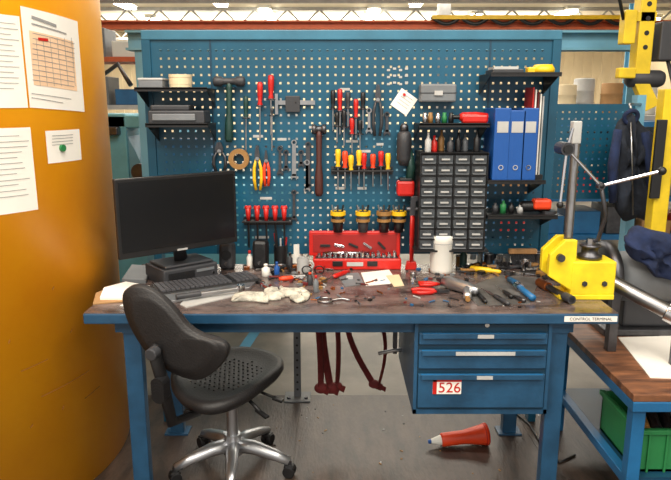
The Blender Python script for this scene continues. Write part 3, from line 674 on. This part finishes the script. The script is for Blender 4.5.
b=B('chisel');a=Z(279,279,DZ+.012);c=Z(303,277,DZ+.012);b.lathe([(.008,0),(.012,.3),(.011,.9),(.006,1)],a,a.lerp(c,.6),ORR,12);b.cyl(a.lerp(c,.6),c,.004,STL);b.done()
b=B('chisel');a=Z(349,271,DZ+.012);c=Z(322,281,DZ+.012);b.lathe([(.008,0),(.012,.3),(.011,.9),(.006,1)],a,a.lerp(c,.6),RED,12);b.cyl(a.lerp(c,.6),c,.004,STL);b.done()
# ================================================================ ARBOR PRESS
b=B('arbor_press')
f0=Z(552,300,DZ);f1=Z(614,300,DZ);yf=f0.y+.0;xa,xb=f0.x-.0,f1.x
ztop=Y(585,262,yf).z
b.bb((xa+.03,yf,DZ),(xb,yf+.14,DZ+.022),YEL,.004)
b.bb((xa+.075,yf+.002,DZ+.02),(xb,yf+.13,ztop),YEL,.006)
for yo in(.005,.1):b.prism([(xa-.02,yf+yo,DZ+.10),(xa+.09,yf+yo,DZ+.03),(xa+.09,yf+yo,ztop+.09),(xa+.04,yf+yo,ztop+.09),(xa-.02,yf+yo,ztop+.03)],(0,.03,0),YEL,.004)
b.bb((xa,yf+.02,ztop-.02),(xa+.1,yf+.12,ztop),YEL,.003)
for s in(.3,.75):b.cyl((xa+.075+(xb-xa-.075)*s,yf+.001,DZ+.07),(xa+.075+(xb-xa-.075)*s,yf-.004,DZ+.07),.012,STLD,seg=6)
b.cyl((xa+.02,yf+.0,ztop+.02),(xa+.02,yf-.02,ztop+.02),.016,STLD,seg=16)
mcx=(xa+.075+xb)/2
b.lathe([(.05,0),(.05,.3),(.034,.4),(.034,.8),(.042,.85),(.042,1)],(mcx,yf+.065,ztop),(mcx,yf+.065,ztop+.06),STLD,20);b.cyl((mcx,yf+.065,ztop+.06),(mcx,yf+.065,ztop+.085),.018,CHR,seg=6)
cb=Y(568,240,yf+.07);ct=Y(577,121,yf+.07)
b.cyl((cb.x,yf+.07,ztop-.01),(ct.x,yf+.07,ct.z),.018,STL,seg=20);b.bb((ct.x-.02,yf+.05,ct.z-.09),(ct.x+.016,yf+.09,ct.z),LGR,.004)
hub=Y(567,149,yf+.0);hub.y=yf+.02
b.cyl((hub.x,yf-.01,hub.z),(hub.x,yf+.08,hub.z),.026,STLD,seg=20);b.cyl((hub.x,yf-.02,hub.z),(hub.x,yf-.01,hub.z),.018,BLK,seg=16)
for (u,v,dy) in((601,186,-.02),(560,205,-.01),(573,128,0)):
    e=Y(u,v,yf+dy);b.cyl((hub.x,yf+.0,hub.z),e,.006,CHR,seg=10)
    if u!=573:b.sph(e,.014,BLK)
h2=Y(601,186,yf-.02)
e=Y(662,171,yf-.05);b.cyl(h2,e,.006,CHR,seg=10);b.sph(e,.017,BLK);b.cyl((h2.x,yf-.03,h2.z),(h2.x,yf,h2.z),.014,STLD)
b.tube([h2,Y(606,215,yf+.02),Y(598,240,yf+.05),(mcx,yf+.065,ztop+.07)],.009,STLD,8)
b.done()
# ================================================================ UNDER BENCH
def strap(u0,v0,u1,v1,yy,wd,sag=.03,name='hanging_strap'):
    b=B(name);a=Y(u0,v0,yy);a.z=DZ-.042;c=Y(u1,v1,yy+.1)
    P=[];n=10
    for i in range(n+1):
        t=i/n;P.append(a.lerp(c,t)+Vector((math.sin(t*3.1)*sag,0,0)))
    P.append(c+Vector((.04,0,-.02)))
    b.tube(P,wd,REDD,8,.25);b.sph(c,wd*1.3,REDD,(1.2,.8,1));b.done()
strap(314,330,321,388,2.93,.022,.01);strap(323,330,331,388,2.97,.024,-.02);strap(331,330,337,386,2.99,.018,.02)
strap(344,330,374,384,2.95,.018,-.05);strap(362,330,378,386,2.98,.014,.07)
b=B('hanging_bracket');p=Y(395,350,2.9);b.bb((p.x-.01,2.9,p.z-.02),(p.x+.01,2.92,DZ-.042),STLD);b.tube([(p.x-.08,2.88,p.z-.01),(p.x,2.9,p.z),(p.x+.08,2.88,p.z+.01)],.009,STL);b.done()
b=B('safety_cone')
a=Z(441,440,.042);c=Z(486,434,.062)
b.lathe([(.030,0),(.034,.03),(.034,.5),(.05,.9),(.056,1)],a,c,ORR,20)
b.lathe([(.054,0),(.054,1)],c-(c-a).normalized()*.012,c+(c-a).normalized()*.006,RED,20)
d=(c-a).normalized();b.cyl(a-d*.05,a,.012,WHT,.026,seg=14);b.cyl(a-d*.065,a-d*.04,.010,BIND,seg=12);b.done()
b=B('power_cable');P=[Z(u,v,.012) for u,v in((510,408),(530,425),(545,450),(560,462),(575,455))];b.tube(P,.006,BLK,8);b.done()
b=B('floor_debris')
for _ in range(40):
    p=Z(random.uniform(250,545),random.uniform(405,478),.006);s=random.uniform(.002,.005);b.box(p+zv(s*.4),(s*random.uniform(1,4),s,s*.8),random.choice([BRN,DGR,STL,BRN]),rot=(0,0,random.random()*3))
b.done()
# ================================================================ SIDE TABLE (right)
SZ=.60;sx=1.13;sy=2.26
b=B('side_table')
b.bb((sx,sy,SZ-.03),(sx+1.0,3.15,SZ),BROWNW,.003);b.bb((sx,sy-.004,SZ-.07),(sx+1.0,sy+.03,SZ-.03),BBLUE,.003);b.bb((sx,sy,SZ-.07),(sx+.03,3.15,SZ-.03),BBLUE,.003)
for x in(sx+.01,sx+.93):
    for yy in(sy+.01,3.08):b.bb((x,yy,.006),(x+.05,yy+.05,SZ-.03),BBLUE,.003)
b.bb((sx+.01,sy+.02,.2),(sx+.05,3.1,.24),BBLUE,.003);b.bb((sx+.01,sy+.02,.18),(sx+.98,sy+.05,.22),BBLUE,.003)
b.bb((sx+.02,sy+.03,.22),(sx+.97,3.1,.235),TEALD);b.done()
b=B('document_sheet');b.prism([Z(u,v,SZ) for u,v in((618,338),(690,336),(700,380),(650,378))],(0,0,.004),PAP);b.done()
b=B('green_crate')
x0_,x1_,y0_,y1_,z0_,z1_=sx+.07,sx+.6,sy+.07,sy+.42,.236,.42
b.bb((x0_,y0_,z0_),(x1_,y1_,z0_+.01),GRN)
for(aa,bb_) in(((x0_,y0_),(x1_,y0_+.01)),((x0_,y1_-.01),(x1_,y1_)),((x0_,y0_),(x0_+.01,y1_)),((x1_-.01,y0_),(x1_,y1_))):
    b.bb((aa[0],aa[1],z0_),(bb_[0],bb_[1],z1_),GRN)
b.bb((x0_-.012,y0_-.012,z1_-.02),(x1_+.012,y0_+.012,z1_),GRN,.003);b.bb((x0_-.012,y0_-.012,z1_-.02),(x0_+.012,y1_+.012,z1_),GRN,.003)
for i in range(7):b.bb((x0_+.04+i*.07,y0_-.008,z0_),(x0_+.048+i*.07,y0_,z1_-.02),GRN)
for i in range(10):b.cyl((x0_+.05+i*.05,y0_+.05,z1_-.03),(x0_+.1+i*.045,y0_+.3,z1_+.03),.022,random.choice([STLD,BRN,GRY,REDD,LGR]),seg=10)
b.done()
# lathe head / flywheel machine on the table, its steel shaft pointing at the viewer's right
b=B('shaft_grinding_machine');p=Vector((sx+.3,2.98,SZ))
b.bb((p.x-.16,p.y-.1,SZ),(p.x+.4,p.y+.12,SZ+.035),STLD,.006);b.bb((p.x-.06,p.y-.06,SZ+.035),(p.x+.25,p.y+.08,SZ+.2),DGR,.012)
b.lathe([(.07,0),(.12,.08),(.125,.5),(.12,.9),(.07,1)],(p.x-.1,p.y,SZ+.27),(p.x+.38,p.y,SZ+.27),GRY,28)
b.lathe([(.15,0),(.17,.2),(.17,.8),(.15,1)],(p.x-.17,p.y,SZ+.27),(p.x-.11,p.y,SZ+.27),STLD,36);b.cyl((p.x-.20,p.y,SZ+.27),(p.x-.17,p.y,SZ+.27),.035,STL)
for k in range(6):
    A_=k*math.pi/3;b.cyl((p.x-.175,p.y+.1*math.cos(A_),SZ+.27+.1*math.sin(A_)),(p.x-.168,p.y+.1*math.cos(A_),SZ+.27+.1*math.sin(A_)),.016,BLK,seg=12)
b.done()
b=B('steel_shaft');a=Y(606,279,2.74);c=Y(695,326,2.5);a.z=max(a.z,SZ+.1)
b.cyl(a,a.lerp(c,.72),.032,STL,seg=24);b.cyl(a.lerp(c,.7),c,.042,CHR,seg=24,bev=.004);b.cyl(a-(c-a).normalized()*.03,a,.02,STLD,seg=16)
for t_ in(.12,.85):
    q=a.lerp(c,t_);q.x=max(q.x,sx+.03);b.bb((q.x-.02,q.y-.02,SZ),(q.x+.02,q.y+.02,q.z-.02),STLD,.003)
b.done()
b=B('drill_chuck')
for k,(u,v,r,h,m) in enumerate(((640,324,.03,.04,STLD),(612,332,.026,.035,GRY))):
    p=Z(u,v,SZ);p.x=max(p.x,sx+.05);b.lathe([(r,0),(r,.6),(r*.6,.8),(r*.5,1)],p,p+zv(h),m,18)
b.done()
def cloth(name,pts,th,m,ext,amp=.01):
    b=B(name);P=smoothloop([Vector(p) for p in pts],3);c0=sum(P,Vector())/len(P);e=Vector(ext)
    rr=[]
    for s,o in((.15,-1.02),(.3,-.9),(.45,-1.08),(.6,-.86),(.75,-.98),(.88,-.75),(.97,-.4),(1,0),(.95,.6),(.7,1),(.3,1.05)):
        rr.append([c0+(q-c0)*s*(1+.04*math.sin(i*1.3))+e*o*th+Vector((0,math.sin(i*.7)*amp*1.6,math.sin(i*1.1+s*5)*amp)) for i,q in enumerate(P)])
    loft(b,rr,m);return b
b=cloth('blue_work_jacket',[Y(u,v,2.84) for u,v in((622,238),(638,228),(660,230),(690,246),(690,268),(668,282),(652,274),(640,262),(626,252))],.045,NAVY,(0,1,.3));b.done()
yj=3.55
b=cloth('hanging_jacket',[Y(u,v,yj) for u,v in((628,112),(636,118),(650,130),(654,165),(652,212),(640,222),(620,220),(612,205),(612,165),(615,132),(622,118))],.06,DARKC,(0,1,0),.014)
hp=Y(631,110,yj);b.tube([(PXR+.02,3.73,hp.z+.03),(hp.x,yj+.02,hp.z+.03),hp],.008,STL,8);b.tube([Y(618,130,yj-.05),Y(613,165,yj-.08),Y(613,202,yj-.06)],[.03,.038,.03],NAVY,10,.7);b.tube([Y(645,132,yj-.05),Y(651,165,yj-.07),Y(651,200,yj-.06)],[.03,.038,.03],NAVY,10,.7)
b.tor(Y(631,117,yj-.04),.035,.012,NAVY,(0,1,.4));b.tube([Y(631,122,yj-.075),Y(632,165,yj-.085),Y(633,215,yj-.07)],.004,STL,6);b.done()
b=B('yellow_guard_post');p=Y(667,150,3.3);b.bb((p.x-.04,3.3,0),(p.x+.04,3.38,1.75),HOIST,.006);b.bb((p.x-.07,3.28,1.2),(p.x-.02,3.3,1.6),BLK,.004);b.bb((p.x-.09,3.26,0),(p.x+.09,3.42,.02),HOIST);b.done()
b=B('yellow_hoist');y=3.9;p=Y(644,60,y);lo=Y(644,108,y)
b.bb((p.x-.045,y,Y(644,78,y).z),(p.x+.045,y+.1,4.6),HOIST,.006)
b.bb((p.x-.14,y-.02,Y(620,44,y).z),(p.x-.07,y+.06,Y(620,10,y).z),HOIST,.006);b.bb((p.x-.14,y,Y(620,12,y).z-.05),(p.x+.05,y+.05,Y(620,12,y).z),HOIST)
for k in range(7):b.cyl((p.x,y-.004,2.0+k*.08),(p.x,y,2.0+k*.08),.014,BLK,seg=10)
b.lathe([(.03,0),(.05,.1),(.05,.9),(.04,1)],(p.x-.08,y+.04,lo.z+.17),(p.x+.14,y+.04,lo.z+.17),DGR,16)
b.prism([(p.x-.04,y,lo.z+.14),(p.x+.05,y,lo.z+.14),(p.x+.12,y,lo.z+.02),(p.x+.04,y,lo.z-.02)],(0,.06,0),HOIST,.004);b.box((p.x+.13,y+.03,lo.z+.38),(.12,.12,.22),DGR,bev=.01)
b.box((p.x-.11,y-.02,lo.z+.2),(.1,.06,.06),HOIST,bev=.008);b.tube([(p.x-.14,y,lo.z+.5),(p.x-.2,y,lo.z+.7),(p.x-.12,y+.05,lo.z+1.0),(p.x-.03,y+.05,4.0)],.01,BLK,6)
b.tube([(p.x+.13,y,lo.z+.3),(p.x+.2,y,lo.z+.1),(p.x+.12,y,lo.z+.05)],.012,BLK,6);b.done()
# ================================================================ HALL BACKGROUND
b=B('overhead_beam');y=4.3;z0_=Y(335,50,y).z;z1_=Y(335,30,y).z
b.bb((-1.35,y,z1_-.015),(4.,y+.14,z1_),LBLUE);b.bb((-1.35,y,z0_),(4.,y+.14,z0_+.015),LBLUE);b.bb((-1.35,y+.06,z0_),(4.,y+.08,z1_),LBLUE)
for x in(-1.3,3.7):b.bb((x,y+.02,0),(x+.1,y+.12,z0_),LBLUE)
b.done()
b=B('crane_girder');y=14.;zz=Y(200,29,y).z;z2=Y(200,20,y).z;CRN=mat('crane_orange',(196,92,50),.5)
b.bb((-11.9,y,zz),(11.9,y+.3,zz+.04),CRN);b.bb((-11.9,y,z2-.04),(11.9,y+.3,z2),CRN);b.bb((-11.9,y+.13,zz),(11.9,y+.17,z2),CRN)
for x in(-11.8,-8,8,11.5):b.bb((x,y,0),(x+.3,y+.3,zz),CRN)
P=[]
for i in range(60):
    u=432+i*3.2;P.append(Y(u,17+7*abs(math.sin(i*.35)),y-.1))
b.tube(P,.04,BLK,6);b.bb((P[0].x,y-.15,z2),(P[-1].x,y+.1,z2+.08),YEL2)
for i in range(0,60,9):b.cyl(P[i],(P[i].x,y-.1,z2),.02,BLK,seg=6)
b.done()
b=B('lathe_machine');y=4.7
a=Y(108,185,y);c=Y(160,128,y);TQ=mat('machine_turquoise',(104,172,190),.5)
b.bb((a.x-.4,y,.0),(c.x+.9,y+.6,a.z),TQ,.02);b.bb((a.x-.2,y,a.z),(a.x+.16,y+.4,c.z+.1),TQ,.01);b.bb((a.x,y,c.z),(c.x+.4,y+.3,c.z+.09),TQ,.01)
b.prism([(a.x+.16,y+.02,a.z),(a.x+.32,y+.02,a.z),(a.x+.16,y+.02,c.z-.06)],(0,.3,0),LBLUE,.004)
b.bb((c.x,y+.05,a.z),(c.x+.3,y+.5,c.z-.08),BBLUE,.01);b.cyl((a.x+.25,y-.05,a.z+.1),(a.x+.25,y,a.z+.1),.06,STLD);b.box((a.x+.05,y-.03,c.z-.02),(.14,.08,.06),STLD,bev=.01)
b.tube([(a.x-.05,y+.1,c.z+.1),(a.x-.05,y+.1,c.z+.35),(a.x+.1,y+.1,c.z+.45),(a.x+.2,y+.05,c.z+.3)],.018,STLD,8);b.done()
b=B('storage_rack');y=8.5
for x in(-4.1,-2.5):b.bb((x,y,0),(x+.06,y+.6,2.5),LBLUE)
for z in(.4,1.0,1.6,2.2):
    b.bb((-4.1,y,z),(-2.44,y+.6,z+.06),CRN if z>2 else LGR)
    for k in range(4):b.bb((-4.0+k*.38,y+.05,z+.06),(-3.7+k*.38,y+.5,z+.06+.2+.08*(k%3)),random.choice([PAPY,GRY,LGR,YEL2,BBLUE,WHT]),.01)
b.done()
b=B('parts_rack');y=6.5
for x in(1.6,3.3,5.0):b.bb((x,y,0),(x+.06,y+.6,1.5),BBLUE)
for z in(.3,.7,1.1,1.45):
    b.bb((1.6,y,z),(5.06,y+.6,z+.05),BBLUE)
    if z>1.2:continue
    for k in range(9):b.bb((1.7+k*.37,y+.05,z+.05),(2.0+k*.37,y+.5,z+.05+.14+.05*(k%4)),random.choice([CARD,GRY,RED,DGR,BBLUE,WHT,STLD]),.01)
b.done()
b=B('mezzanine_platform');b.bb((1.9,7.6,1.44),(5.5,9.4,1.54),LGR)
for x in(2.,5.4):
    for y in(7.7,9.3):b.bb((x-.05,y-.05,0),(x+.05,y+.05,1.44),LGR)
b.done()
for k,u in enumerate((566,590,612,654)):
    y=8.;p=Y(u,90,y);r=.125;h=(.36,.44,.38,.42)[k];b=B('steel_drum');b.lathe([(r*.93,0),(r,.02),(r,.32),(r*1.06,.34),(r,.36),(r,.64),(r*1.06,.66),(r,.68),(r,.97),(r*.9,1)],(p.x,y+.2*(k%2),1.54),(p.x,y+.2*(k%2),1.54+h),(PAPY,LGR,CARD,WHT)[k],28);b.done()
for x,m in((-6.5,LBLUE),(2.6,LGR),(7.5,LBLUE)):
    b=B('steel_stanchion');b.bb((x,17,0),(x+.3,17.04,4.6),m);b.bb((x,17.26,0),(x+.3,17.3,4.6),m);b.bb((x+.13,17.04,0),(x+.17,17.26,4.6),m);b.done()
for k in range(7):
    x=-5.5+k*1.9;y=11+(k%3)*1.0;m=(GRY,LBLUE,LGR,LBLUE,TQ,GRY,LGR)[k];h=1.3+.3*(k%3)
    if 13<y+.9<14.4:y=12.9
    b=B('milling_machine');b.bb((x,y,0),(x+1.1,y+.9,.8),m,.02);b.bb((x+.6,y+.1,.8),(x+1.0,y+.8,h),m,.02);b.bb((x+.1,y+.15,h-.3),(x+.7,y+.6,h-.02),m,.02);b.cyl((x+.3,y+.3,h-.3),(x+.3,y+.3,h-.5),.07,STL);b.bb((x+.05,y-.1,.8),(x+.6,y+.7,.88),STLD,.005);b.done()
# ================================================================ LIGHTS
def area(name,loc,sx_,sy_,power,rot=(0,0,0),col_=(1,.93,.82)):
    l=bpy.data.lights.new(name,'AREA');l.shape='RECTANGLE';l.size=sx_;l.size_y=sy_;l.energy=power;l.color=col_
    o=bpy.data.objects.new(name,l);bpy.context.collection.objects.link(o);o.location=loc;o.rotation_euler=rot;return o
area('hall_and_fill_light',(-.6,1.2,4.45),2.4,.8,135);area('hall_and_fill_light',(2.0,.6,4.45),2.4,.8,125);area('hall_and_fill_light',(-2.6,-.8,4.45),2.4,.8,175);area('hall_and_fill_light',(.8,-2.2,4.45),3,.8,160,(.5,0,0))  # the two lamps behind the camera are added fill for column and bench
area('hall_and_fill_light',(0,5.2,4.45),4,.8,110);area('hall_and_fill_light',(0,10,4.45),10,2,520);area('hall_and_fill_light',(0,17.5,4.45),14,2,850);area('hall_and_fill_light',(0,24,3.9),16,2,950,(math.pi,0,0));area('hall_and_fill_light',(0,23,4.4),16,2,750)  # far lamps added to brighten the back wall; the upturned one lifts the ceiling
w=bpy.data.worlds.new('World');bpy.context.scene.world=w;w.use_nodes=True
w.node_tree.nodes['Background'].inputs[0].default_value=(1,.95,.88,1);w.node_tree.nodes['Background'].inputs[1].default_value=.9
bpy.context.scene.view_settings.view_transform='Standard'
# ================================================================ CAMERA
cd=bpy.data.cameras.new('camera');cd.sensor_width=36;cd.lens=FP/671*36;cd.clip_end=100
co=bpy.data.objects.new('camera',cd);bpy.context.collection.objects.link(co);co.location=CAM;co.rotation_euler=(math.pi/2-TH,0,0)
bpy.context.scene.camera=co
